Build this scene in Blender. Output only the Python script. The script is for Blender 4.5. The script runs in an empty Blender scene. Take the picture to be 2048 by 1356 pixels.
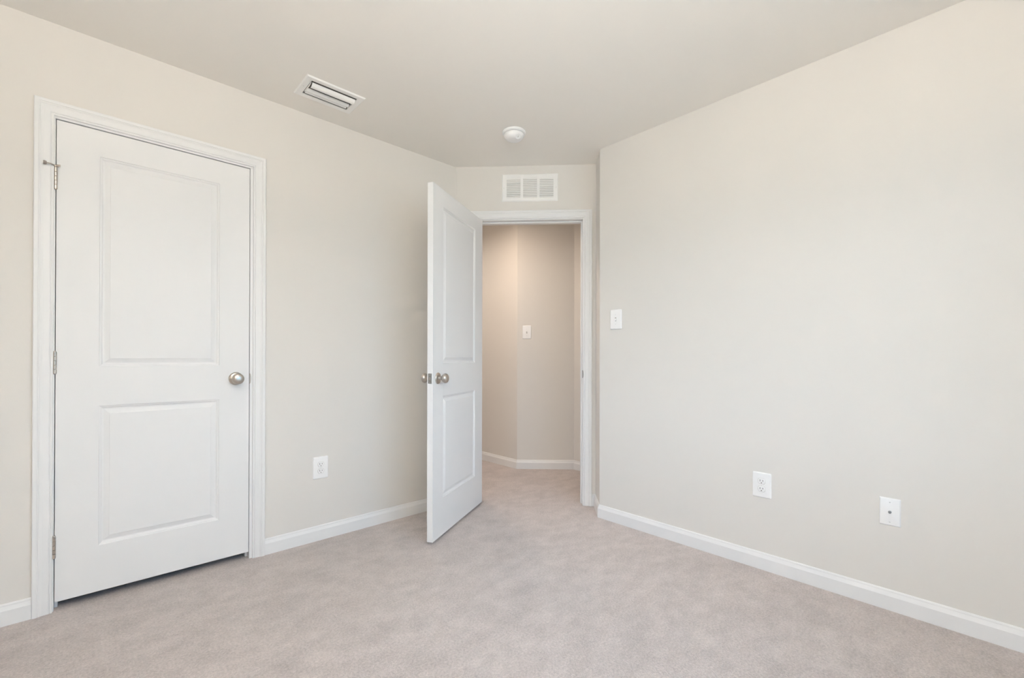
import bpy, bmesh, math, random
from mathutils import Vector, Matrix
R = math.radians
PI = math.pi
scene = bpy.context.scene
C = scene.collection

# ------------------------------------------------------------------ camera
CAM_H = 1.05902
F_PX, YAW, PITCH, ROLL, PY = 892.3457, R(43.18886), R(0.17326), R(0.11618), 711.438
fw = Vector((math.sin(YAW) * math.cos(PITCH), math.cos(YAW) * math.cos(PITCH), math.sin(PITCH)))
r0 = Vector((math.cos(YAW), -math.sin(YAW), 0.0))
u0 = r0.cross(fw)
rt = r0 * math.cos(ROLL) + u0 * math.sin(ROLL)
up = -r0 * math.sin(ROLL) + u0 * math.cos(ROLL)
cam_data = bpy.data.cameras.new('camera')
cam = bpy.data.objects.new('camera', cam_data)
C.objects.link(cam)
cam.matrix_world = Matrix(((rt.x, up.x, -fw.x, 0), (rt.y, up.y, -fw.y, 0), (rt.z, up.z, -fw.z, CAM_H), (0, 0, 0, 1)))
cam_data.sensor_width = 36.0
cam_data.sensor_fit = 'HORIZONTAL'
cam_data.lens = 36.0 * F_PX / 2048.0
cam_data.shift_x = 0.0
cam_data.shift_y = (PY - 678.0) / 2048.0
cam_data.clip_start = 0.02
scene.camera = cam

# ------------------------------------------------------------------ sky and exposure
SKY_STRENGTH = 5.4
world = bpy.data.worlds.new('overcast_sky')
scene.world = world
world.use_nodes = True
wn, wl = world.node_tree.nodes, world.node_tree.links
wn.clear()
w_out = wn.new('ShaderNodeOutputWorld')
w_bg = wn.new('ShaderNodeBackground')
w_tc = wn.new('ShaderNodeTexCoord')
w_sep = wn.new('ShaderNodeSeparateXYZ')
w_map = wn.new('ShaderNodeMapRange')
w_ramp = wn.new('ShaderNodeValToRGB')
w_map.inputs['From Min'].default_value = -1.0
w_map.inputs['From Max'].default_value = 1.0
e = w_ramp.color_ramp.elements
e[0].position = 0.0;  e[0].color = (0.22, 0.30, 0.36, 1)      # shaded ground below the horizon
e[1].position = 1.0;  e[1].color = (0.36, 0.64, 1.10, 1)
n = e.new(0.47); n.color = (0.25, 0.34, 0.40, 1)
n = e.new(0.53); n.color = (0.48, 0.74, 1.05, 1)
wl.new(w_tc.outputs['Generated'], w_sep.inputs[0])
wl.new(w_sep.outputs['Z'], w_map.inputs['Value'])
wl.new(w_map.outputs[0], w_ramp.inputs[0])
wl.new(w_ramp.outputs[0], w_bg.inputs['Color'])
w_bg.inputs['Strength'].default_value = SKY_STRENGTH
wl.new(w_bg.outputs[0], w_out.inputs[0])

scene.view_settings.view_transform = 'Standard'
scene.view_settings.look = 'None'
scene.view_settings.gamma = 1.0
scene.view_settings.use_curve_mapping = False
scene.view_settings.exposure = 0.0
scene.cycles.max_bounces = 16
scene.cycles.diffuse_bounces = 12
scene.cycles.sample_clamp_indirect = 0.0

# ------------------------------------------------------------------ plan of the place (metres)
CH = 2.44                                  # ceiling height
UR, VL = 2.4505, 2.6486                    # right wall plane x, left wall plane y
UB, VB = -0.78, -0.68                      # the two window walls behind the camera
WT = 0.115                                 # wall thickness
D0 = Vector((1.921, VL)); D1 = Vector((2.617, 1.914)); CR = Vector((UR, 1.760))
DT = (D1 - D0).normalized(); DN = Vector((-DT.y, DT.x))
DLEN = (D1 - D0).length
HA = Vector((2.939, 3.058)); HB = Vector((3.322, 2.679))     # hall wall corner, hall far corner

# windows: (start along wall, end, sill, head)
WIN1 = (0.20, 2.10, 0.62, 2.12)            # in the wall y = VB, by x
WIN2 = (-0.25, 1.00, 0.62, 2.12)           # in the wall x = UB, by y

UPLIGHT = (-0.06, -0.12, 1.72)                # added uplight behind the camera, for bounced flash: x, y, rim height
UPLIGHT_POWER = 76.0

def portal(name, loc, rot, sx, sy):
    d = bpy.data.lights.new(name, 'AREA')
    d.shape = 'RECTANGLE'; d.size = sx; d.size_y = sy
    d.cycles.is_portal = True
    o = bpy.data.objects.new(name, d)
    o.location = loc; o.rotation_euler = rot
    C.objects.link(o)
    return o

portal('window_portal', ((WIN1[0] + WIN1[1]) / 2, VB - 0.14, (WIN1[2] + WIN1[3]) / 2), (R(90), 0, 0), WIN1[1] - WIN1[0], WIN1[3] - WIN1[2])
portal('window_portal', (UB - 0.14, (WIN2[0] + WIN2[1]) / 2, (WIN2[2] + WIN2[3]) / 2), (R(90), 0, R(-90)), WIN2[1] - WIN2[0], WIN2[3] - WIN2[2])

# ------------------------------------------------------------------ materials
def new_mat(name):
    m = bpy.data.materials.new(name)
    m.use_nodes = True
    nt = m.node_tree
    b = nt.nodes['Principled BSDF']
    return m, nt, b

def noise(nt, scale, detail=2.0, rough=0.5, vec=None, coord='Object'):
    t = nt.nodes.new('ShaderNodeTexNoise')
    t.inputs['Scale'].default_value = scale
    t.inputs['Detail'].default_value = detail
    t.inputs['Roughness'].default_value = rough
    if vec is None:
        tc = nt.nodes.new('ShaderNodeTexCoord')
        vec = tc.outputs[coord]
    nt.links.new(vec, t.inputs['Vector'])
    return t

def paint(name, col, rough, bump_scale=0, bump=0.0, vary=0.012):
    m, nt, b = new_mat(name)
    t = noise(nt, 3.0, 3.0)
    mr = nt.nodes.new('ShaderNodeMapRange')
    mr.inputs['To Min'].default_value = 1.0 - vary; mr.inputs['To Max'].default_value = 1.0 + vary
    nt.links.new(t.outputs['Fac'], mr.inputs['Value'])
    mul = nt.nodes.new('ShaderNodeVectorMath'); mul.operation = 'SCALE'
    mul.inputs[0].default_value = col
    nt.links.new(mr.outputs[0], mul.inputs['Scale'])
    nt.links.new(mul.outputs[0], b.inputs['Base Color'])
    b.inputs['Roughness'].default_value = rough
    b.inputs['Specular IOR Level'].default_value = 0.35
    if bump:
        t2 = noise(nt, bump_scale, 2.0)
        bp = nt.nodes.new('ShaderNodeBump')
        bp.inputs['Strength'].default_value = bump; bp.inputs['Distance'].default_value = 0.001
        nt.links.new(t2.outputs['Fac'], bp.inputs['Height'])
        nt.links.new(bp.outputs[0], b.inputs['Normal'])
    return m

M_WALL = paint('greige_wall_paint', (0.705, 0.683, 0.650), 0.75, 160, 0.12)
M_CEIL = paint('flat_ceiling_paint', (0.820, 0.797, 0.758), 0.9, 120, 0.15)
M_TRIM = paint('white_trim_enamel', (0.765, 0.768, 0.770), 0.50, 0, 0.0, 0.006)
M_DOOR = paint('white_door_enamel', (0.755, 0.758, 0.760), 0.55, 0, 0.0, 0.006)
M_PLAST = paint('white_plastic', (0.83, 0.83, 0.83), 0.30, 0, 0.0, 0.004)
M_REG = paint('white_register_enamel', (0.83, 0.828, 0.815), 0.40, 0, 0.0, 0.004)
M_RUBBER = paint('grey_rubber', (0.33, 0.29, 0.26), 0.7, 0, 0.0, 0.01)
M_DARK = paint('dark_duct_shade', (0.11, 0.10, 0.09), 0.9, 0, 0.0, 0.01)  # shade of the register duct, put into the colour
M_SLOT = paint('socket_slot', (0.10, 0.10, 0.10), 0.8, 0, 0.0, 0.01)
M_GREY = paint('grey_shade_and_mark', (0.42, 0.40, 0.36), 0.8, 0, 0.0, 0.01)  # flat grey for painted-in recess shade, also the test-button mark

def metal(name, col, rough):
    m, nt, b = new_mat(name)
    b.inputs['Base Color'].default_value = (*col, 1)
    b.inputs['Metallic'].default_value = 1.0
    t = noise(nt, 90.0, 2.0)
    mr = nt.nodes.new('ShaderNodeMapRange')
    mr.inputs['To Min'].default_value = rough - 0.05; mr.inputs['To Max'].default_value = rough + 0.05
    nt.links.new(t.outputs['Fac'], mr.inputs['Value'])
    nt.links.new(mr.outputs[0], b.inputs['Roughness'])
    return m

M_NICKEL = metal('satin_nickel', (0.56, 0.515, 0.465), 0.33)
M_STEEL = metal('plain_steel', (0.36, 0.355, 0.345), 0.40)

# glass: clear pane that lets light through
M_GLASS, nt, b = new_mat('window_glass')
nt.nodes.remove(b)
tr = nt.nodes.new('ShaderNodeBsdfTransparent'); tr.inputs[0].default_value = (0.95, 0.97, 0.96, 1)
gl = nt.nodes.new('ShaderNodeBsdfGlossy'); gl.inputs['Roughness'].default_value = 0.02
fr = nt.nodes.new('ShaderNodeFresnel'); fr.inputs['IOR'].default_value = 1.45
mx = nt.nodes.new('ShaderNodeMixShader')
nt.links.new(fr.outputs[0], mx.inputs[0]); nt.links.new(tr.outputs[0], mx.inputs[1]); nt.links.new(gl.outputs[0], mx.inputs[2])
nt.links.new(mx.outputs[0], nt.nodes['Material Output'].inputs['Surface'])

# lamp lens of the hall light
M_LENS, nt, b = new_mat('warm_lamp_lens')
b.inputs['Emission Color'].default_value = (1.0, 0.72, 0.46, 1)
b.inputs['Emission Strength'].default_value = 3.0

# carpet: cut pile, soft patches where the pile lies another way
M_CARPET, nt, b = new_mat('beige_cut_pile_carpet')
tc = nt.nodes.new('ShaderNodeTexCoord')
mp = nt.nodes.new('ShaderNodeMapping'); mp.inputs['Rotation'].default_value = (0, 0, R(35)); mp.inputs['Scale'].default_value = (1.0, 1.5, 1.0)
nt.links.new(tc.outputs['Object'], mp.inputs['Vector'])
big = noise(nt, 3.4, 5.0, 0.62, mp.outputs[0])
med = noise(nt, 20.0, 5.0, 0.7, tc.outputs['Object'])
fine = noise(nt, 120.0, 5.0, 0.8, tc.outputs['Object'])
vor = nt.nodes.new('ShaderNodeTexVoronoi'); vor.inputs['Scale'].default_value = 210.0
nt.links.new(tc.outputs['Object'], vor.inputs['Vector'])
def madd(a, k, c, inp=None):
    x = nt.nodes.new('ShaderNodeMath'); x.operation = 'MULTIPLY_ADD'
    nt.links.new(a, x.inputs[0]); x.inputs[1].default_value = k
    if inp is None: x.inputs[2].default_value = c
    else: nt.links.new(inp, x.inputs[2])
    return x.outputs[0]
patch = noise(nt, 7.5, 5.0, 0.62, mp.outputs[0])
s = madd(big.outputs['Fac'], 0.26, 1.0 - 0.13 - 0.15 - 0.60 - 0.21)
s = madd(patch.outputs['Fac'], 0.42, 0, s)
s = madd(med.outputs['Fac'], 0.30, 0, s)
s = madd(fine.outputs['Fac'], 1.20, 0, s)
sc = nt.nodes.new('ShaderNodeVectorMath'); sc.operation = 'SCALE'
sc.inputs[0].default_value = (0.630, 0.570, 0.548)
nt.links.new(s, sc.inputs['Scale'])
nt.links.new(sc.outputs[0], b.inputs['Base Color'])
b.inputs['Roughness'].default_value = 1.0
b.inputs['Specular IOR Level'].default_value = 0.05
b.inputs['Sheen Weight'].default_value = 0.15
h = madd(fine.outputs['Fac'], 1.0, 0.0)
h = madd(vor.outputs['Distance'], -0.6, 0, h)
bp = nt.nodes.new('ShaderNodeBump'); bp.inputs['Strength'].default_value = 0.8; bp.inputs['Distance'].default_value = 0.008
nt.links.new(h, bp.inputs['Height']); nt.links.new(bp.outputs[0], b.inputs['Normal'])

# ------------------------------------------------------------------ helpers
def link_mesh(name, bm, mat, parent=None, smooth=False, autosmooth=None):
    bmesh.ops.recalc_face_normals(bm, faces=bm.faces[:])
    me = bpy.data.meshes.new(name)
    bm.to_mesh(me); bm.free()
    if isinstance(mat, (list, tuple)):
        for m in mat: me.materials.append(m)
    else:
        me.materials.append(mat)
    o = bpy.data.objects.new(name, me)
    C.objects.link(o)
    if parent is not None:
        o.parent = parent
    if smooth:
        for p in me.polygons: p.use_smooth = True
        if autosmooth:
            me.set_sharp_from_angle(angle=R(autosmooth))
    return o

def tag(o, label, cat, group=None, kind=None):
    o['label'] = label; o['category'] = cat
    if group: o['group'] = group
    if kind: o['kind'] = kind
    return o

def struct(o, label=None, cat=None):
    o['kind'] = 'structure'
    if label: o['label'] = label
    if cat: o['category'] = cat
    return o

def empty(name, loc, rz=0.0):
    o = bpy.data.objects.new(name, None)
    o.empty_display_size = 0.05
    o.location = loc; o.rotation_euler = (0, 0, rz)
    C.objects.link(o)
    return o

def box(bm, x0, x1, y0, y1, z0, z1, bev=0.0, seg=2):
    vs = [bm.verts.new((x, y, z)) for x in (x0, x1) for y in (y0, y1) for z in (z0, z1)]
    idx = [(0, 1, 3, 2), (4, 6, 7, 5), (0, 4, 5, 1), (2, 3, 7, 6), (0, 2, 6, 4), (1, 5, 7, 3)]
    fs = [bm.faces.new([vs[i] for i in f]) for f in idx]
    if bev:
        es = list({ed for f in fs for ed in f.edges})
        bmesh.ops.bevel(bm, geom=es, offset=bev, segments=seg, affect='EDGES', profile=0.5)

def lathe(bm, prof, axis='Y', seg=40, centre=(0, 0, 0), cap=True):
    """prof: (radius, height along the axis)."""
    cx, cy, cz = centre
    rings = []
    for r, hgt in prof:
        if r < 1e-6:
            p = {'Y': (cx, cy + hgt, cz), 'Z': (cx, cy, cz + hgt), 'X': (cx + hgt, cy, cz)}[axis]
            rings.append([bm.verts.new(p)])
            continue
        ring = []
        for i in range(seg):
            a = 2 * PI * i / seg
            c_, s_ = r * math.cos(a), r * math.sin(a)
            p = {'Y': (cx + c_, cy + hgt, cz + s_), 'Z': (cx + c_, cy + s_, cz + hgt), 'X': (cx + hgt, cy + c_, cz + s_)}[axis]
            ring.append(bm.verts.new(p))
        rings.append(ring)
    for a, b_ in zip(rings, rings[1:]):
        for i in range(seg):
            j = (i + 1) % seg
            if len(a) == 1 and len(b_) == 1: continue
            if len(a) == 1: bm.faces.new((a[0], b_[i], b_[j]))
            elif len(b_) == 1: bm.faces.new((a[i], a[j], b_[0]))
            else: bm.faces.new((a[i], a[j], b_[j], b_[i]))
    if cap:
        for ring in (rings[0], rings[-1]):
            if len(ring) > 2: bm.faces.new(ring)

def sweep(bm, sections, cap=True):
    """sections: list of closed profiles (lists of points) joined one after another."""
    rows = [[bm.verts.new(p) for p in s_] for s_ in sections]
    k = len(rows[0])
    for a, b_ in zip(rows, rows[1:]):
        for i in range(k):
            j = (i + 1) % k
            bm.faces.new((a[i], a[j], b_[j], b_[i]))
    if cap:
        bm.faces.new(rows[0]); bm.faces.new(rows[-1])

def tube(bm, pts, rad, seg=10):
    pts = [Vector(p) for p in pts]
    secs = []
    for i, p in enumerate(pts):
        d = (pts[min(i + 1, len(pts) - 1)] - pts[max(i - 1, 0)]).normalized()
        a = d.cross(Vector((0, 0, 1)))
        if a.length < 1e-3: a = d.cross(Vector((1, 0, 0)))
        a.normalize(); b_ = d.cross(a)
        secs.append([p + a * rad * math.cos(2 * PI * k / seg) + b_ * rad * math.sin(2 * PI * k / seg) for k in range(seg)])
    sweep(bm, secs)

def wall_mesh(bm, L, H, thick, openings=(), z0=0.0):
    """wall in its own frame: x along, y into the wall, room face at y = 0."""
    xs = sorted({0.0, L, *[v for o in openings for v in o[:2]]})
    zs = sorted({z0, H, *[v for o in openings for v in o[2:]]})
    def hole(i, j):
        x, z = (xs[i] + xs[i + 1]) / 2, (zs[j] + zs[j + 1]) / 2
        return any(o[0] < x < o[1] and o[2] < z < o[3] for o in openings)
    vf = {(i, j): bm.verts.new((x, 0, z)) for i, x in enumerate(xs) for j, z in enumerate(zs)}
    vb = {(i, j): bm.verts.new((x, thick, z)) for i, x in enumerate(xs) for j, z in enumerate(zs)}
    for i in range(len(xs) - 1):
        for j in range(len(zs) - 1):
            if hole(i, j): continue
            for vv in (vf, vb):
                bm.faces.new((vv[i, j], vv[i + 1, j], vv[i + 1, j + 1], vv[i, j + 1]))
            for (a, b_, ni, nj) in (((i, j), (i + 1, j), i, j - 1), ((i, j + 1), (i + 1, j + 1), i, j + 1), ((i, j), (i, j + 1), i - 1, j), ((i + 1, j), (i + 1, j + 1), i + 1, j)):
                out = ni < 0 or nj < 0 or ni >= len(xs) - 1 or nj >= len(zs) - 1
                if out or hole(ni, nj):
                    bm.faces.new((vf[a], vf[b_], vb[b_], vb[a]))
    for v in list(bm.verts):
        if not v.link_faces: bm.verts.remove(v)

def wall(name, p, q, openings=(), thick=WT, mat=None, label=None, z0=0.0):
    """p is at the left end as one faces the wall from the room."""
    d = Vector(q) - Vector(p)
    bm = bmesh.new()
    wall_mesh(bm, d.length, CH, thick, openings, z0)
    o = link_mesh(name, bm, mat or M_WALL)
    o.location = (p[0], p[1], 0); o.rotation_euler = (0, 0, math.atan2(d.y, d.x))
    struct(o, label, 'wall')
    return o

# ------------------------------------------------------------------ floor and ceiling
bm = bmesh.new()
box(bm, UB - 0.3, 4.0, VB - 0.3, 5.0, -0.08, 0.0)
struct(link_mesh('floor', bm, M_CARPET), 'beige cut-pile carpet covering the bedroom and hall floor', 'floor')
bm = bmesh.new()
box(bm, UB - 0.3, 4.0, VB - 0.3, 5.0, CH, CH + 0.08)
struct(link_mesh('ceiling', bm, M_CEIL), 'plain beige-white flat ceiling', 'ceiling')

# ------------------------------------------------------------------ walls
CL0, CL1, CLH = -0.1345, 0.6175, 2.0655            # rough opening of the closet door in the left wall (x, x, head)
wall('wall_left', (UB - WT, VL), (D0.x, D0.y), [(CL0 - UB + WT, CL1 - UB + WT, 0.0, CLH)], label='greige left wall with the closed closet door')
RO0, RO1, ROH = 0.149, 0.939, 2.066                 # rough opening in the corner wall
wall('wall_corner', D0, D1, [(RO0, RO1, 0.0, ROH)], label='short greige corner wall with the open doorway')
wall('wall_return', D1, CR, thick=0.06, label='narrow shaded greige return beside the doorway')
wall('wall_right', CR, (UR, VB - WT), label='long bare greige wall on the right')
wall('wall_back', (UR + WT, VB), (UB - WT, VB), [(UR + WT - WIN1[1], UR + WT - WIN1[0], WIN1[2], WIN1[3])], label='greige window wall behind the camera')
wall('wall_side', (UB, VB - WT), (UB, VL + WT), [(WIN2[0] - VB + WT, WIN2[1] - VB + WT, WIN2[2], WIN2[3])], label='greige window wall to the left of the camera')
# hall beyond the doorway
wall('wall_hall_left', (HA.x, 4.6), HA, label='warm-lit hall wall running away to the left')
wall('wall_hall_far', HA, HB, label='hall wall facing the doorway with the light switch')
HC = Vector((HB.x, 1.60))
wall('wall_hall_right', HB, HC, label='shaded hall wall at the right of the doorway')
wall('wall_hall_near', (HB.x, 1.60), (UR + WT + 0.001, 1.60), label='hall wall behind the bedroom right wall')
wall('wall_hall_end', (1.25, 4.6), (HA.x + WT, 4.6), label='end wall of the hall')
wall('wall_hall_side', (1.25, VL + WT), (1.25, 4.6), label='hall wall behind the bedroom')
# closet behind the closed door
wall('wall_closet_left', (-0.55, VL + WT), (-0.55, 3.30), thick=0.06, label='closet side wall')
wall('wall_closet_back', (-0.55, 3.30), (1.05, 3.30), thick=0.06, label='closet back wall')
wall('wall_closet_right', (1.05, 3.30), (1.05, VL + WT), thick=0.06, label='closet side wall on the right')

# ------------------------------------------------------------------ baseboards
BB = [(0.0, 0.0), (0.0135, 0.0), (0.0135, 0.0590), (0.0128, 0.0605), (0.0070, 0.0735), (0.0064, 0.0748), (0.0066, 0.0770),
      (0.0058, 0.0800), (0.0035, 0.0832), (0.0, 0.084)]

def baseboard(name, p, q, prev=None, nxt=None, label=None):
    """p to q with the room on the right hand side of the direction turned clockwise, i.e. wall on the left of p->q seen from the room's far side."""
    p, q = Vector(p), Vector(q)
    d = (q - p).normalized(); inn = Vector((d.y, -d.x))          # towards the room
    def mitre(o_dir, at, first):
        if o_dir is None: return 0.0
        d2 = Vector(o_dir).normalized()
        ang = d.angle_signed(d2) if not first else d2.angle_signed(d)   # blender: clockwise positive
        return math.tan(ang / 2)
    kp = mitre(prev, p, True); kq = mitre(nxt, q, False)
    bm = bmesh.new()
    secs = []
    for base, k, s_ in ((p, kp, 1), (q, kq, -1)):
        sec = []
        for w_, z in BB:
            pt = base + inn * w_ + d * (w_ * k * s_)
            sec.append((pt.x, pt.y, z))
        secs.append(sec)
    sweep(bm, secs)
    o = link_mesh(name, bm, M_TRIM)
    struct(o, label, 'baseboard')
    return o

dX = Vector((1, 0)); dDT = DT; dRt = (CR - D1).normalized(); dRR = Vector((0, -1)); dBk = Vector((-1, 0)); dSd = Vector((0, 1))
CAS_W = 0.058
CO0, CO1, COT = -0.1785, 0.6705, 2.1145              # outer edges of the closet casing
DO0, DO1, DOT = 0.104, 0.984, 2.1135                # outer edges of the doorway casing along the corner wall
baseboard('baseboard_left', (UB, VL), (CO0, VL), dSd, None, 'white baseboard left of the closet door')
baseboard('baseboard_closet', (CO1, VL), D0, None, dDT, 'white baseboard between closet door and open door')
baseboard('baseboard_corner', D0, D0 + DT * DO0, dX, None, 'short white baseboard behind the open door')
baseboard('baseboard_doorway', D0 + DT * DO1, D1, None, dRt, 'tiny white baseboard right of the doorway')
baseboard('baseboard_return', D1, CR, dDT, dRR, 'short white baseboard along the return beside the doorway')
baseboard('baseboard_right', CR, (UR, VB), dRt, dBk, 'long white baseboard along the right wall')
baseboard('baseboard_back', (UR, VB), (UB, VB), dRR, dSd, 'white baseboard under the back window')
baseboard('baseboard_side', (UB, VB), (UB, VL), dBk, dX, 'white baseboard under the side window')
dHA = Vector((0, -1)); dHB = (HB - HA).normalized(); dHC = (HC - HB).normalized()
baseboard('baseboard_hall_left', (HA.x, 4.6), HA, None, dHB, 'white hall baseboard running away to the left')
baseboard('baseboard_hall_far', HA, HB, dHA, dHC, 'white hall baseboard below the hall light switch')
baseboard('baseboard_hall_right', HB, HC, dHB, None, 'shaded white hall baseboard at the right edge of the doorway')

# ------------------------------------------------------------------ door casings and jambs
# profile from the inner edge outward: (distance from inner edge, thickness)
CASING = [(0.0, 0.0), (0.0, 0.0075), (0.0015, 0.0090), (0.0055, 0.0092), (0.0070, 0.0075), (0.0085, 0.0073), (0.0100, 0.0095),
          (0.0130, 0.0108), (0.0300, 0.0118), (0.0360, 0.0138), (0.0395, 0.0160), (0.0410, 0.0148), (0.0425, 0.0150), (0.0445, 0.0172),
          (0.0540, 0.0176), (0.0565, 0.0168), (0.0580, 0.0145), (0.0580, 0.0)]

def casing_set(trim_name, label, loc, rz, x0, x1, top, ox0, ox1, head, y_front=0.0):
    """x0..x1, top: outer edges; ox0, ox1, head: inner faces of the jamb."""
    t = empty(trim_name, loc, rz)
    struct(t, label, 'door frame')
    xi0, xi1, zi = x0 + CAS_W, x1 - CAS_W, top - CAS_W
    bm = bmesh.new()
    sweep(bm, [[(xi0 - w_, -th, 0.0) for w_, th in CASING], [(xi0 - w_, -th, zi + w_) for w_, th in CASING]])
    link_mesh('side_casing', bm, M_TRIM, t)
    bm = bmesh.new()
    sweep(bm, [[(xi1 + w_, -th, 0.0) for w_, th in CASING], [(xi1 + w_, -th, zi + w_) for w_, th in CASING]])
    link_mesh('side_casing', bm, M_TRIM, t)
    bm = bmesh.new()
    sweep(bm, [[(xi0 - w_, -th, zi + w_) for w_, th in CASING], [(xi1 + w_, -th, zi + w_) for w_, th in CASING]])
    link_mesh('head_casing', bm, M_TRIM, t)
    JT = 0.0175
    yb = WT + 0.002
    bm = bmesh.new(); box(bm, ox0 - JT, ox0, 0.0, yb, 0.0, head, 0.001, 1); link_mesh('side_jamb', bm, M_TRIM, t)
    bm = bmesh.new(); box(bm, ox1, ox1 + JT, 0.0, yb, 0.0, head, 0.001, 1); link_mesh('side_jamb', bm, M_TRIM, t)
    bm = bmesh.new(); box(bm, ox0 - JT, ox1 + JT, 0.0, yb, head, head + JT, 0.001, 1); link_mesh('head_jamb', bm, M_TRIM, t)
    ST, SW, SY = 0.011, 0.034, 0.039
    bm = bmesh.new(); box(bm, ox0, ox0 + ST, SY, SY + SW, 0.0, head - ST, 0.002, 2); link_mesh('door_stop_strip', bm, M_TRIM, t)
    bm = bmesh.new(); box(bm, ox1 - ST, ox1, SY, SY + SW, 0.0, head - ST, 0.002, 2); link_mesh('door_stop_strip', bm, M_TRIM, t)
    bm = bmesh.new(); box(bm, ox0, ox1, SY, SY + SW, head - ST, head, 0.002, 2); link_mesh('door_stop_strip', bm, M_TRIM, t)
    return t

trim1 = casing_set('trim_1', 'white moulded casing round the closed closet door', (0, VL, 0), 0.0, CO0, CO1, COT, -0.1165, 0.5992, 2.0475)
trim2 = casing_set('trim_2', 'white moulded casing round the open doorway to the hall', (D0.x, D0.y, 0), math.atan2(DT.y, DT.x), DO0, DO1, DOT, 0.1680, 0.9200, 2.0475)

# ------------------------------------------------------------------ panel doors
PANEL_PROF = [(0.0, 0.0), (0.0015, 0.0030), (0.0045, 0.0038), (0.0070, 0.0045), (0.0110, 0.0085), (0.0150, 0.0095), (0.0175, 0.0092), (0.0340, 0.0035), (0.0355, 0.0022), (0.0375, 0.0020)]

def door_slab(bm, W, H, T, panels):
    """door leaf in its own frame: x along, y = 0 the visible face, y = T the back."""
    x0, x1 = panels[0][0], panels[0][1]
    xs = [0.0, x0, x1, W]
    zs = [0.0]
    for p in panels: zs += [p[2], p[3]]
    zs.append(H)
    pan = {(1, 1), (1, 3)}
    grids = []
    for y, sgn in ((0.0, 1.0), (T, -1.0)):
        v = {(i, j): bm.verts.new((xs[i], y, zs[j])) for i in range(4) for j in range(len(zs))}
        grids.append(v)
        for i in range(3):
            for j in range(len(zs) - 1):
                ring = [v[i, j], v[i + 1, j], v[i + 1, j + 1], v[i, j + 1]]
                if (i, j) not in pan:
                    bm.faces.new(ring); continue
                for (w_, dep) in PANEL_PROF[1:]:
                    nr = [bm.verts.new((xs[i] + w_, y + sgn * dep, zs[j] + w_)), bm.verts.new((xs[i + 1] - w_, y + sgn * dep, zs[j] + w_)),
                          bm.verts.new((xs[i + 1] - w_, y + sgn * dep, zs[j + 1] - w_)), bm.verts.new((xs[i] + w_, y + sgn * dep, zs[j + 1] - w_))]
                    for k in range(4):
                        m_ = (k + 1) % 4
                        bm.faces.new((ring[k], ring[m_], nr[m_], nr[k]))
                    ring = nr
                bm.faces.new(ring)
    a, b_ = grids
    n_ = len(zs) - 1
    for j in range(n_):
        bm.faces.new((a[0, j], a[0, j + 1], b_[0, j + 1], b_[0, j]))
        bm.faces.new((a[3, j], a[3, j + 1], b_[3, j + 1], b_[3, j]))
    for i in range(3):
        bm.faces.new((a[i, 0], a[i + 1, 0], b_[i + 1, 0], b_[i, 0]))
        bm.faces.new((a[i, n_], a[i + 1, n_], b_[i + 1, n_], b_[i, n_]))
    ed = [e_ for e_ in bm.edges if abs(e_.verts[0].co.z - e_.verts[1].co.z) > 0 and e_.verts[0].co.x in (0.0, W) and e_.verts[1].co.x == e_.verts[0].co.x and e_.verts[0].co.y == e_.verts[1].co.y]
    bmesh.ops.bevel(bm, geom=ed, offset=0.0016, segments=2, affect='EDGES')

def knob_parts(parent, x, z, y, side):
    """side -1: towards -y."""
    ROSE = [(0.0, 0.0), (0.0325, 0.0), (0.0330, 0.0030), (0.0315, 0.0060), (0.0270, 0.0085), (0.0190, 0.0098), (0.0160, 0.0105), (0.0, 0.0105)]
    KNOB = [(0.0, 0.008), (0.0125, 0.010), (0.0110, 0.016), (0.0105, 0.024), (0.0125, 0.029), (0.0190, 0.033), (0.0248, 0.0385), (0.0278, 0.0455),
            (0.0274, 0.0530), (0.0244, 0.0588), (0.0190, 0.0624), (0.0110, 0.0643), (0.0, 0.0650)]
    bm = bmesh.new(); lathe(bm, [(r, side * h_) for r, h_ in ROSE], 'Y', 48, (x, y, z)); rose = link_mesh('knob_rose', bm, M_NICKEL, parent, True, 35)
    bm = bmesh.new(); lathe(bm, [(r, side * h_) for r, h_ in KNOB], 'Y', 48, (x, y, z)); k = link_mesh('door_knob', bm, M_NICKEL, parent, True, 60)
    k['label'] = 'round satin nickel door knob'; rose['label'] = 'satin nickel rose plate'
    return k

def hinge(parent, x, y, z, jamb_sign, leaf=True, H=0.089):
    """knuckle barrel at (x, y), with a thin strip of leaf showing towards jamb_sign."""
    bm = bmesh.new()
    n_k = 5
    for i in range(n_k):
        a, b_ = z - H / 2 + i * H / n_k, z - H / 2 + (i + 1) * H / n_k - 0.0006
        lathe(bm, [(0.0048, a), (0.0058, a + 0.0008), (0.0058, b_ - 0.0008), (0.0048, b_)], 'Z', 20, (x, y, 0))
    lathe(bm, [(0.0, z + H / 2 + 0.005), (0.003, z + H / 2 + 0.0045), (0.0048, z + H / 2 + 0.002), (0.0048, z + H / 2 - 0.001)], 'Z', 20, (x, y, 0))
    lathe(bm, [(0.0048, z - H / 2 + 0.001), (0.0048, z - H / 2 - 0.001), (0.003, z - H / 2 - 0.003), (0.0, z - H / 2 - 0.0032)], 'Z', 20, (x, y, 0))
    if leaf:
        xa, xb = sorted((x, x + jamb_sign * 0.010))
        box(bm, xa, xb, y - 0.0012 + 0.003, y + 0.0012 + 0.003, z - H / 2, z + H / 2)
    o = link_mesh('hinge', bm, M_NICKEL, parent, True, 40)
    o['label'] = 'satin nickel butt hinge'
    return o

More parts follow.
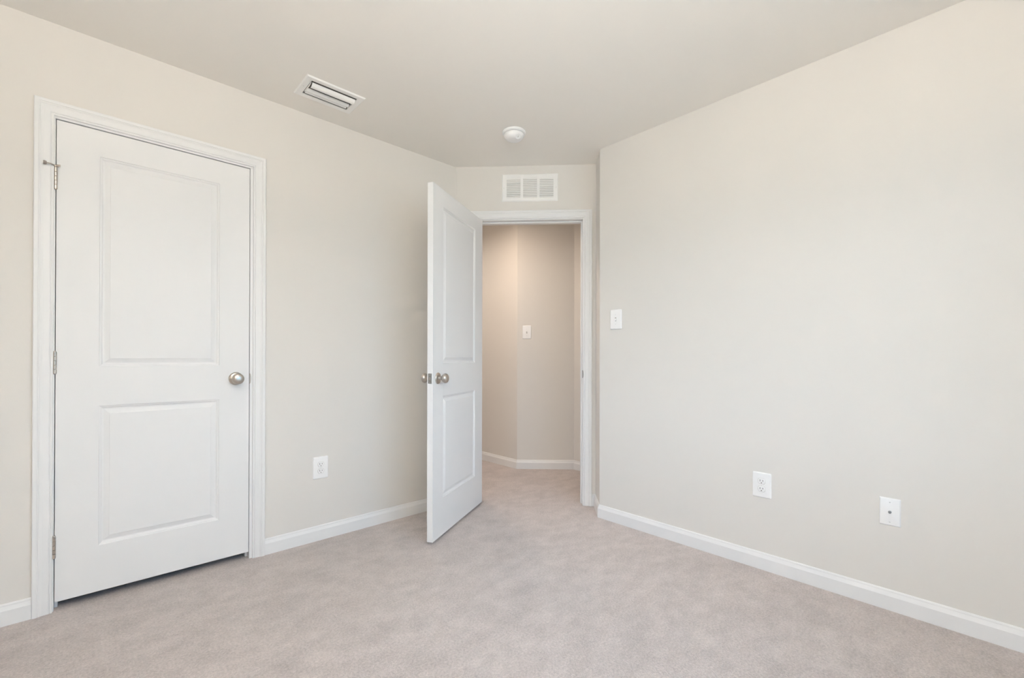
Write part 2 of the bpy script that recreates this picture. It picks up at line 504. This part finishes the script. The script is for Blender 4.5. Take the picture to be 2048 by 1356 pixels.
# closed closet door
DW, DH, DT_ = 0.7100, 2.0060, 0.035
door1 = empty('door_1', (-0.1138, VL + 0.001, 0.0370))
struct(door1, 'closed white two-panel closet door', 'door')
bm = bmesh.new()
door_slab(bm, DW, DH, DT_, [(0.1325, 0.5775, 0.199, 0.806), (0.1325, 0.5775, 0.977, 1.893)])
link_mesh('door_leaf', bm, M_DOOR, door1)
knob_parts(door1, 0.6500, 0.9085, 0.0, -1)
for i, zc in enumerate((1.7975, 1.0315, 0.2665)):
    z = zc - 0.037
    hg = hinge(door1, -0.0022, -0.0052, z, -1)
    if i == 0:      # hinge-pin door stop
        zt = z + 0.0475
        bm = bmesh.new()
        lathe(bm, [(0.0062, zt), (0.0085, zt + 0.0003), (0.0085, zt + 0.0037), (0.0062, zt + 0.004)], 'Z', 24, (-0.0022, -0.0052, 0))
        sweep(bm, [[(-0.0022 + dx, -0.0052 + dy, zt + dz) for dx, dz in ((0, 0.0), (0, 0.0095), (0.0, 0.0095), (0, 0.0))] if False else
                   [(px, py, pz) for px, py, pz in ((bx_ - 0.0015 * ny, by_ + 0.0015 * nx, zt), (bx_ + 0.0015 * ny, by_ - 0.0015 * nx, zt), (bx_ + 0.0015 * ny, by_ - 0.0015 * nx, zt + hh), (bx_ - 0.0015 * ny, by_ + 0.0015 * nx, zt + hh))]
                   for bx_, by_, nx, ny, hh in ((-0.0050, -0.0100, 0.85, -0.5, 0.006), (0.0040, -0.0150, 0.93, -0.35, 0.008), (0.0120, -0.0172, 0.98, -0.2, 0.008))])
        stp = link_mesh('hinge_pin_door_stop', bm, M_NICKEL, door1, True, 35)
        stp['label'] = 'satin nickel hinge-pin door stop'
        bm = bmesh.new()
        tube(bm, [(-0.006, -0.0100, zt + 0.003), (-0.012, -0.0170, zt + 0.0042), (-0.019, -0.0225, zt + 0.0048), (-0.0265, -0.0225, zt + 0.0044)], 0.0026, 12)
        link_mesh('threaded_rod', bm, M_NICKEL, stp, True, 50)
        bm = bmesh.new()
        lathe(bm, [(0.0, 0.0), (0.0070, 0.0), (0.0080, 0.0025), (0.0075, 0.0070), (0.0050, 0.0100), (0.0, 0.0100)], 'X', 24, (-0.0370, -0.0225, zt + 0.0042))
        pad = link_mesh('rubber_bumper', bm, M_RUBBER, stp, True, 40)
        pad['label'] = 'grey rubber bumper tip'
# latch bolt in the gap and strike lip on the jamb of the closet
bm = bmesh.new()
box(bm, DW - 0.001, DW + 0.0036, 0.008, 0.024, 0.898, 0.912, 0.001, 1)
link_mesh('latch_bolt', bm, M_NICKEL, door1)
bm = bmesh.new()
secs = []
for k in range(9):
    a = k / 8.0
    zz = 0.917 + 0.054 * a
    bulge = math.sin(PI * a) ** 0.5 if 0 < a < 1 else 0.0
    xo = 0.5992 + 0.0012 + 0.0052 * bulge
    secs.append([(0.5984, 0.0075, zz), (0.5984, -0.0008, zz), (xo, -0.0022, zz), (xo, -0.0010, zz), (0.5998, 0.0, zz), (0.5998, 0.0075, zz)])
sweep(bm, secs)
st = link_mesh('strike_plate', bm, M_NICKEL, trim1)
st['label'] = 'satin nickel strike plate lip'

# open door, swung into the bedroom
OW, OH = 0.7480, 2.0230
da = Vector((1.3885, 2.1268)); dd = (Vector((2.045, 2.491)) - da).normalized()
door2 = empty('door_2', (da.x, da.y, 0.0185), math.atan2(dd.y, dd.x))
struct(door2, 'open white two-panel door swung into the bedroom', 'door')
bm = bmesh.new()
door_slab(bm, OW, OH, DT_, [(0.126, 0.612, 0.216, 0.812), (0.126, 0.612, 1.002, 1.922)])
link_mesh('door_leaf', bm, M_DOOR, door2)
KX, KZ = 0.0585, 0.9185
knob_parts(door2, KX, KZ, 0.0, -1)
knob_parts(door2, KX, KZ, DT_, 1)
bm = bmesh.new()
box(bm, -0.0012, 0.001, 0.0065, 0.0295, KZ - 0.0285, KZ + 0.0285, 0.0006, 1)
lp = link_mesh('latch_plate', bm, M_STEEL, door2)
lp['label'] = 'steel latch faceplate on the door edge'
bm = bmesh.new()
sweep(bm, [[(0.0, 0.0115, KZ - 0.009), (-0.0105, 0.0125, KZ - 0.009), (-0.0105, 0.0165, KZ - 0.009), (0.0, 0.0245, KZ - 0.009)],
           [(0.0, 0.0115, KZ + 0.009), (-0.0105, 0.0125, KZ + 0.009), (-0.0105, 0.0165, KZ + 0.009), (0.0, 0.0245, KZ + 0.009)]])
link_mesh('latch_bolt', bm, M_NICKEL, lp)
for dz in (-0.021, 0.021):
    bm = bmesh.new()
    lathe(bm, [(0.0, -0.0022), (0.0030, -0.0020), (0.0038, -0.0010), (0.0038, 0.0)], 'X', 18, (0, 0.018, KZ + dz))
    link_mesh('screw', bm, M_NICKEL, lp, True, 40)
for zc in (1.78, 1.02, 0.25):
    hinge(door2, OW - 0.001, DT_ + 0.0045, zc - 0.0185, 1, leaf=False)
# strike plate on the doorway jamb
bm = bmesh.new()
secs = []
for k in range(9):
    a = k / 8.0
    zz = 0.910 + 0.056 * a
    bulge = math.sin(PI * a) ** 0.5 if 0 < a < 1 else 0.0
    xo = 0.9205 + 0.0045 * bulge
    secs.append([(0.9190, 0.030, zz), (0.9190, -0.0008, zz), (xo, -0.0030, zz), (xo, -0.0018, zz), (0.9202, 0.0, zz), (0.9202, 0.030, zz)])
sweep(bm, secs)
st = link_mesh('strike_plate', bm, M_STEEL, trim2)
st['label'] = 'steel strike plate on the jamb'

# ------------------------------------------------------------------ wall plates
def rounded_rect(w, h_, r, seg=6):
    pts = []
    for cx, cz, a0 in ((w / 2 - r, h_ / 2 - r, 0), (-w / 2 + r, h_ / 2 - r, 90), (-w / 2 + r, -h_ / 2 + r, 180), (w / 2 - r, -h_ / 2 + r, 270)):
        for k in range(seg + 1):
            a = R(a0 + 90 * k / seg)
            pts.append((cx + r * math.cos(a), cz + r * math.sin(a)))
    return pts

def plate_mesh(bm, w, h_, t=0.0055, r=0.006, soft=True):
    rows = ((0.0, 0.0), (0.0, t * 0.35), (0.0012, t * 0.70), (0.0032, t * 0.92), (0.0060, t)) if soft else ((0.0, 0.0), (0.0, t * 0.30), (0.0030, t * 0.85), (0.0046, t))
    rings = []
    for ins, y in rows:
        rings.append([bm.verts.new((x, -y, z)) for x, z in rounded_rect(w - 2 * ins, h_ - 2 * ins, max(r - ins * 0.5, 0.0012))])
    for a, b_ in zip(rings, rings[1:]):
        for i in range(len(a)):
            j = (i + 1) % len(a)
            bm.faces.new((a[i], a[j], b_[j], b_[i]))
    bm.faces.new(rings[0]); bm.faces.new(rings[-1])

def slot_head(parent, x, y, z, r=0.0032, mat=None):
    bm = bmesh.new()
    lathe(bm, [(r, 0.0), (r, -0.0006), (r * 0.8, -0.0012), (0.0, -0.0014)], 'Y', 20, (x, y, z))
    s_ = link_mesh('screw', bm, mat or M_PLAST, parent, True, 40)
    bm = bmesh.new(); box(bm, x - r * 0.75, x + r * 0.75, y - 0.0016, y - 0.0010, z - 0.0004, z + 0.0004)
    link_mesh('screw_slot', bm, M_SLOT, s_)
    return s_

def outlet(loc, rz, w, h_, label):
    t = empty('wall_outlet', loc, rz)
    tag(t, label, 'outlet', 'duplex outlets low on the walls')
    bm = bmesh.new(); plate_mesh(bm, w, h_); link_mesh('cover_plate', bm, M_PLAST, t, True, 30)
    slot_head(t, 0, -0.0055, 0, 0.0026)
    for dz in (0.0193, -0.0193):
        bm = bmesh.new()
        # face of one socket: circle flattened at the top and bottom, standing out of a shallow groove
        def outline(k):
            pts = []
            for i in range(48):
                a = 2 * PI * i / 48
                x_, z_ = 0.0171 * k * math.cos(a), 0.0171 * k * math.sin(a)
                pts.append((x_, max(-0.0142 * k, min(0.0142 * k, z_))))
            return pts
        rings = []
        for k, y in ((1.0, 0.0050), (1.0, 0.0066), (0.94, 0.0074), (0.88, 0.0075)):
            rings.append([bm.verts.new((x_, -y, z_ + dz)) for x_, z_ in outline(k)])
        for a, b_ in zip(rings, rings[1:]):
            for i in range(48):
                j = (i + 1) % 48
                bm.faces.new((a[i], a[j], b_[j], b_[i]))
        bm.faces.new(rings[-1]); bm.faces.new(rings[0])
        so = link_mesh('socket', bm, M_PLAST, t, True, 35)
        # dark groove round the socket
        bm = bmesh.new()
        o1 = [bm.verts.new((x_, -0.00565, z_ + dz)) for x_, z_ in outline(1.0)]
        o2 = [bm.verts.new((x_, -0.00565, z_ + dz)) for x_, z_ in outline(1.055)]
        for i in range(48):
            j = (i + 1) % 48
            bm.faces.new((o1[i], o1[j], o2[j], o2[i]))
        link_mesh('socket_gap', bm, M_GREY, so)
        for sx, hh in ((-0.0064, 0.0046), (0.0064, 0.0038)):
            bm = bmesh.new(); box(bm, sx - 0.0012, sx + 0.0012, -0.0077, -0.0070, dz + 0.0032 - hh, dz + 0.0032 + hh)
            link_mesh('blade_slot', bm, M_SLOT, so)
        bm = bmesh.new()
        lathe(bm, [(0.0025, -0.0070), (0.0025, -0.0077), (0.0, -0.0077)], 'Y', 20, (0, 0, dz - 0.0080))
        link_mesh('ground_hole', bm, M_SLOT, so)
    return t

def switch(loc, rz, w, h_, label, down=True):
    t = empty('light_switch', loc, rz)
    tag(t, label, 'light switch', 'toggle light switches')
    bm = bmesh.new(); plate_mesh(bm, w, h_, 0.0055, 0.008); link_mesh('cover_plate', bm, M_PLAST, t, True, 30)
    for dz in (0.0302, -0.0302):
        slot_head(t, 0, -0.0055, dz, 0.0030)
    bm = bmesh.new(); box(bm, -0.0052, 0.0052, -0.0058, -0.0050, -0.0122, 0.0122); fr_ = link_mesh('toggle_opening', bm, M_GREY, t)
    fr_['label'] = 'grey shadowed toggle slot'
    s_ = -1 if down else 1
    bm = bmesh.new()
    sweep(bm, [[(-0.0045, -0.0052, -0.0075), (0.0045, -0.0052, -0.0075), (0.0045, -0.0052, 0.0075), (-0.0045, -0.0052, 0.0075)],
               [(-0.0042, -0.0115, -0.0035 + s_ * 0.0055), (0.0042, -0.0115, -0.0035 + s_ * 0.0055), (0.0042, -0.0095, 0.0035 + s_ * 0.0040), (-0.0042, -0.0095, 0.0035 + s_ * 0.0040)],
               [(-0.0036, -0.0180, -0.0028 + s_ * 0.0095), (0.0036, -0.0180, -0.0028 + s_ * 0.0095), (0.0036, -0.0165, 0.0028 + s_ * 0.0085), (-0.0036, -0.0165, 0.0028 + s_ * 0.0085)]])
    link_mesh('toggle', bm, M_PLAST, t, True, 30)
    return t

outlet((0.9640, VL, 0.4165), 0.0, 0.0860, 0.1270, 'white duplex outlet on the left wall between closet door and open door')
outlet((UR, 0.7750, 0.4200), R(-90), 0.0860, 0.1250, 'white duplex outlet low on the long right wall beside the coaxial plate')
switch((UR, 1.6335, 1.3025), R(-90), 0.0850, 0.1270, 'white toggle light switch on the right wall beside the doorway corner', True)
hd = (HB - HA).normalized()
hp = HA + hd * 0.0905
switch((hp.x, hp.y, 1.2950), math.atan2(hd.y, hd.x), 0.0830, 0.1260, 'white toggle light switch on the hall wall seen through the doorway', False)

t = empty('coaxial_plate', (UR, 0.2810, 0.4105), R(-90))
tag(t, 'white cable wall plate with one metal coaxial jack on the right wall', 'cable plate')
bm = bmesh.new(); plate_mesh(bm, 0.0700, 0.1160, 0.0055, 0.0025, False); link_mesh('cover_plate', bm, M_PLAST, t, True, 25)
for dz in (0.0415, -0.0415):
    slot_head(t, 0, -0.0055, dz, 0.0032)
bm = bmesh.new()
lathe(bm, [(0.0062, -0.005), (0.0062, -0.0085), (0.0048, -0.0088), (0.0048, -0.0145), (0.0040, -0.0150), (0.0036, -0.0150), (0.0036, -0.0120), (0.0, -0.0120)], 'Y', 6)
link_mesh('coaxial_jack', bm, M_STEEL, t)['label'] = 'threaded metal coaxial jack'

# ------------------------------------------------------------------ return air grille above the doorway
GW, GH = 0.404, 0.198
g0 = D0 + DT * 0.540
grille = empty('return_air_grille', (g0.x, g0.y, 2.2805), math.atan2(DT.y, DT.x))
tag(grille, 'white louvered return air grille on the wall above the doorway', 'air vent')
cols = [(-GW / 2 + 0.0335 + k * 0.1187, -GW / 2 + 0.0335 + k * 0.1187 + 0.1000) for k in range(3)]
zt_, zb_ = GH / 2 - 0.0310, -GH / 2 + 0.0260
bm = bmesh.new()
xs = [-GW / 2] + [v for c_ in cols for v in c_] + [GW / 2]
for yv, xs_ in ((0, xs),):
    pass
# face plate with three openings and a turned-back rim
TY = 0.0060
def gq(x0, x1, z0, z1):
    bm.faces.new([bm.verts.new(p_) for p_ in ((x0, -TY, z0), (x1, -TY, z0), (x1, -TY, z1), (x0, -TY, z1))])
ins = 0.0055
xs2 = [-GW / 2 + ins] + [v for c_ in cols for v in c_] + [GW / 2 - ins]
zs2 = [-GH / 2 + ins, zb_, zt_, GH / 2 - ins]
for i in range(len(xs2) - 1):
    for j in range(3):
        if j == 1 and i % 2 == 1: continue
        gq(xs2[i], xs2[i + 1], zs2[j], zs2[j + 1])
rim_o = [(-GW / 2, -GH / 2), (GW / 2, -GH / 2), (GW / 2, GH / 2), (-GW / 2, GH / 2)]
rim_i = [(-GW / 2 + ins, -GH / 2 + ins), (GW / 2 - ins, -GH / 2 + ins), (GW / 2 - ins, GH / 2 - ins), (-GW / 2 + ins, GH / 2 - ins)]
for k in range(4):
    m_ = (k + 1) % 4
    a, b_, c_, d_ = rim_o[k], rim_o[m_], rim_i[m_], rim_i[k]
    bm.faces.new([bm.verts.new((a[0], -0.0015, a[1])), bm.verts.new((b_[0], -0.0015, b_[1])), bm.verts.new((c_[0], -TY, c_[1])), bm.verts.new((d_[0], -TY, d_[1]))])
    bm.faces.new([bm.verts.new((a[0], 0, a[1])), bm.verts.new((b_[0], 0, b_[1])), bm.verts.new((b_[0], -0.0015, b_[1])), bm.verts.new((a[0], -0.0015, a[1]))])
for xa, xb in cols:
    for (p_, q_) in (((xa, zb_), (xb, zb_)), ((xb, zb_), (xb, zt_)), ((xb, zt_), (xa, zt_)), ((xa, zt_), (xa, zb_))):
        bm.faces.new([bm.verts.new((p_[0], -TY, p_[1])), bm.verts.new((q_[0], -TY, q_[1])), bm.verts.new((q_[0], -0.0006, q_[1])), bm.verts.new((p_[0], -0.0006, p_[1]))])
bmesh.ops.remove_doubles(bm, verts=bm.verts[:], dist=0.0001)
link_mesh('face_frame', bm, M_REG, grille)
bm = bmesh.new(); box(bm, -GW / 2 + 0.02, GW / 2 - 0.02, -0.0012, -0.0002, -GH / 2 + 0.015, GH / 2 - 0.015)
link_mesh('duct_shade', bm, M_GREY, grille)['label'] = 'grey shadow inside the grille'  # grey sheet: shadow behind the louvres put into its colour
NL = 11
pitch = (zt_ - zb_) / NL
for xa, xb in cols:
    bm = bmesh.new()
    for k in range(NL):
        z_ = zb_ + (k + 0.08) * pitch
        # each louvre slopes out and down over the slot above it
        sweep(bm, [[(x_, -0.0072, z_), (x_, -0.0066, z_ - 0.0003), (x_, -0.0022, z_ + pitch * 0.95), (x_, -0.0030, z_ + pitch * 0.95), (x_, -0.0074, z_ + 0.0012)] for x_ in (xa, xb)])
    link_mesh('louver_bank', bm, M_REG, grille)
for sx in (-GW / 2 + 0.014, GW / 2 - 0.014):
    slot_head(grille, sx, -TY, -0.002, 0.0034, M_REG)

# ------------------------------------------------------------------ supply register in the ceiling
RX0, RX1, RY0, RY1 = 0.7575, 1.0570, 2.2715, 2.4775
reg = empty('ceiling_register', ((RX0 + RX1) / 2, (RY0 + RY1) / 2, CH))
tag(reg, 'white rectangular air supply register with curved blades in the ceiling', 'air vent')
hx, hy = (RX1 - RX0) / 2, (RY1 - RY0) / 2
bm = bmesh.new()
def rring(mx_, my_, z):
    return [bm.verts.new(p_) for p_ in ((-hx + mx_, -hy + my_, z), (hx - mx_, -hy + my_, z), (hx - mx_, hy - my_, z), (-hx + mx_, hy - my_, z))]
rings = [rring(0, 0, 0.0), rring(0, 0, -0.0015), rring(0.0045, 0.0045, -0.0065), rring(0.030, 0.030, -0.0055), rring(0.0325, 0.0325, -0.0045), rring(0.0325, 0.0325, 0.0)]
for a, b_ in zip(rings, rings[1:]):
    for k in range(4):
        m_ = (k + 1) % 4
        bm.faces.new((a[k], a[m_], b_[m_], b_[k]))
link_mesh('face_frame', bm, M_REG, reg)
bm = bmesh.new(); box(bm, -hx + 0.02, hx - 0.02, -hy + 0.02, hy - 0.02, -0.0014, -0.0004)  # flat dark sheet painted for the shade between the blades
link_mesh('duct_shade', bm, M_DARK, reg)['label'] = 'dark sheet painted for the shade inside the register'

def blade(y0, z0, y1, z1, bulge, th, xa, xb, n_=8):
    """curved sheet blade along x from (y0, z0) to (y1, z1)."""
    bm = bmesh.new()
    dy, dz = y1 - y0, z1 - z0
    L_ = math.hypot(dy, dz); ny, nz = -dz / L_, dy / L_
    f, bk = [], []
    for k in range(n_ + 1):
        a = k / n_; o_ = bulge * math.sin(PI * a)
        f.append((y0 + dy * a + ny * o_, z0 + dz * a + nz * o_))
        bk.append((y0 + dy * a + ny * (o_ - th), z0 + dz * a + nz * (o_ - th)))
    prof = f + bk[::-1]
    sweep(bm, [[(x_, p_[0], p_[1]) for p_ in prof] for x_ in (xa, xb)])
    o = link_mesh('blade', bm, M_REG, reg, True, 40)
    return o
bx0, bx1 = -hx + 0.035, hx - 0.035
blade(-hy + 0.0480, -0.0025, -hy + 0.0760, -0.0175, -0.0045, 0.0010, bx0 + 0.006, bx1 - 0.001)
blade(-hy + 0.1110, -0.0025, -hy + 0.1290, -0.0130, -0.0030, 0.0010, bx0 + 0.002, bx1 - 0.008)
blade(-hy + 0.1340, -0.0025, -hy + 0.1500, -0.0115, -0.0030, 0.0010, bx0 + 0.002, bx1 - 0.012)
for xv in (bx0, bx1 - 0.002):
    bm = bmesh.new()
    sweep(bm, [[(x_, y_, z_) for y_, z_ in ((-hy + 0.046, -0.002), (-hy + 0.058, -0.008), (-hy + 0.078, -0.012), (-hy + 0.145, -0.009), (-hy + 0.158, -0.004), (-hy + 0.158, -0.002))] for x_ in (xv, xv + 0.0012)])
    link_mesh('end_bracket', bm, M_REG, reg)
for sx in (-hx + 0.015, hx - 0.015):
    bm = bmesh.new()
    lathe(bm, [(0.0036, -0.0075), (0.0034, -0.0092), (0.0, -0.0098)], 'Z', 18, (sx, 0, 0))
    link_mesh('screw', bm, M_REG, reg, True, 40)

# ------------------------------------------------------------------ smoke detector
sd = empty('smoke_detector', (1.880, 1.989, CH))
tag(sd, 'round white smoke detector on the ceiling before the doorway', 'smoke detector')
bm = bmesh.new()
lathe(bm, [(0.0, 0.0), (0.0715, 0.0), (0.0725, -0.003), (0.0720, -0.0085), (0.0680, -0.0125), (0.0600, -0.0140), (0.0, -0.0140)], 'Z', 64)
link_mesh('mounting_base', bm, M_PLAST, sd, True, 40)
bm = bmesh.new()
lathe(bm, [(0.0560, -0.0135), (0.0560, -0.0165)], 'Z', 64, (0, 0, 0), False)
link_mesh('air_gap', bm, M_SLOT, sd, True)['label'] = 'dark slot round the sensor cover'
bm = bmesh.new()
lathe(bm, [(0.0, -0.0160), (0.0600, -0.0160), (0.0612, -0.0185), (0.0600, -0.0260), (0.0560, -0.0340), (0.0490, -0.0420), (0.0400, -0.0478), (0.0280, -0.0505), (0.0, -0.0510)], 'Z', 64)
cov = link_mesh('sensor_cover', bm, M_PLAST, sd, True, 40)
# round test button set into the slope that faces the camera's right
bt = Matrix.Translation((0.045 * math.cos(R(-100)), 0.045 * math.sin(R(-100)), -0.0430)) @ Matrix.Rotation(R(-100), 4, 'Z') @ Matrix.Rotation(R(-38), 4, 'Y')
bm = bmesh.new()
lathe(bm, [(0.0, 0.004), (0.0175, 0.004), (0.0180, -0.0010), (0.0165, -0.0028), (0.0150, -0.0022), (0.0, -0.0014)], 'Z', 40)
bmesh.ops.transform(bm, matrix=bt, verts=bm.verts[:])
tb = link_mesh('test_button', bm, M_PLAST, sd, True, 40)
bm = bmesh.new()
for k in range(3):
    box(bm, -0.0045 + 0.0032 * k, -0.0025 + 0.0032 * k, -0.0020, 0.0020, -0.0020, -0.0012)
bmesh.ops.transform(bm, matrix=bt, verts=bm.verts[:])
link_mesh('test_mark', bm, M_GREY, tb)['label'] = 'small grey mark on the test button'

# ------------------------------------------------------------------ windows behind the camera
def window(name, loc, rz, w, z0, z1, label):
    """frame: x along, y into the wall, room face at y = 0, glass near the outside."""
    t = empty(name, (loc[0], loc[1], 0), rz)
    struct(t, label, 'window')
    FR = 0.045
    bm = bmesh.new()
    for xa, xb, za, zb in ((0, FR, z0, z1), (w - FR, w, z0, z1), (FR, w - FR, z0, z0 + FR), (FR, w - FR, z1 - FR, z1)):
        box(bm, xa, xb, 0.050, 0.110, za, zb, 0.003, 1)
    link_mesh('window_frame', bm, M_TRIM, t)
    zm = (z0 + z1) / 2
    bm = bmesh.new(); box(bm, FR, w - FR, 0.060, 0.100, zm - 0.020, zm + 0.020, 0.003, 1); link_mesh('meeting_rail', bm, M_TRIM, t)
    bm = bmesh.new(); box(bm, FR, w - FR, 0.078, 0.082, z0 + FR, z1 - FR); link_mesh('glass_pane', bm, M_GLASS, t)
    bm = bmesh.new(); box(bm, -0.06, w + 0.06, -0.035, 0.050, z0 - 0.020, z0, 0.004, 2); link_mesh('window_sill', bm, M_TRIM, t)
    return t
window('window_1', (WIN1[1], VB), PI, WIN1[1] - WIN1[0], WIN1[2], WIN1[3], 'white framed window in the wall behind the camera')
window('window_2', (UB, WIN2[0]), R(90), WIN2[1] - WIN2[0], WIN2[2], WIN2[3], 'white framed window in the side wall behind the camera')

# ------------------------------------------------------------------ added uplight in torchiere form behind the camera, imitating flash bounced off the ceiling
tl = empty('added_uplight', (UPLIGHT[0], UPLIGHT[1], 0.0))
tag(tl, 'added unseen uplight shaped as a nickel torchiere, standing in for bounced flash', 'lamp')
bm = bmesh.new()
lathe(bm, [(0.0, 0.0), (0.135, 0.0), (0.137, 0.008), (0.125, 0.018), (0.040, 0.026), (0.016, 0.040), (0.0, 0.040)], 'Z', 48)
link_mesh('uplight_base', bm, M_NICKEL, tl, True, 40)
bm = bmesh.new()
lathe(bm, [(0.0, 0.035), (0.0125, 0.035), (0.0125, UPLIGHT[2] - 0.10), (0.0, UPLIGHT[2] - 0.10)], 'Z', 24)
link_mesh('pole', bm, M_NICKEL, tl, True, 40)
bm = bmesh.new()
lathe(bm, [(0.0, -0.105), (0.040, -0.103), (0.110, -0.075), (0.165, -0.030), (0.190, 0.004), (0.187, 0.006), (0.160, -0.026), (0.106, -0.070), (0.040, -0.096), (0.0, -0.098)], 'Z', 64, (0, 0, UPLIGHT[2]))
link_mesh('bowl_shade', bm, M_NICKEL, tl, True, 50)
tld = bpy.data.lights.new('bounce_uplight', 'AREA')
tld.shape = 'DISK'; tld.size = 0.34; tld.energy = UPLIGHT_POWER; tld.color = (1.0, 0.942, 0.862)
tlo = bpy.data.objects.new('bounce_uplight', tld); C.objects.link(tlo)
tlo.location = (0, 0, UPLIGHT[2] - 0.004); tlo.rotation_euler = (PI, 0, 0); tlo.parent = tl

# ------------------------------------------------------------------ hall ceiling light
def recessed_light(x, y, label, power, col):
    h_ = empty('recessed_ceiling_light', (x, y, CH))
    tag(h_, label, 'ceiling light', 'recessed hall lights')
    bm = bmesh.new()
    lathe(bm, [(0.055, 0.0), (0.085, 0.0), (0.084, -0.004), (0.078, -0.006), (0.060, -0.004), (0.055, -0.001)], 'Z', 48, (0, 0, 0), False)
    link_mesh('trim_ring', bm, M_PLAST, h_, True, 40)
    bm = bmesh.new()
    lathe(bm, [(0.0, -0.0012), (0.056, -0.0012)], 'Z', 48, (0, 0, 0), False)
    link_mesh('lens', bm, M_LENS, h_)
    ld = bpy.data.lights.new('hall_bulb', 'AREA')
    ld.shape = 'DISK'; ld.size = 0.10; ld.spread = R(165)
    ld.energy = power; ld.color = col
    lo = bpy.data.objects.new('hall_bulb', ld); C.objects.link(lo)
    lo.location = (0, 0, -0.008); lo.parent = h_

recessed_light(2.22, 2.92, 'small warm recessed ceiling light just beyond the doorway', 11.3, (1.0, 0.80, 0.64))
recessed_light(2.15, 3.85, 'added unseen recessed fill light further down the hall', 4.0, (1.0, 0.93, 0.86))  # added to fill the hall with more neutral light
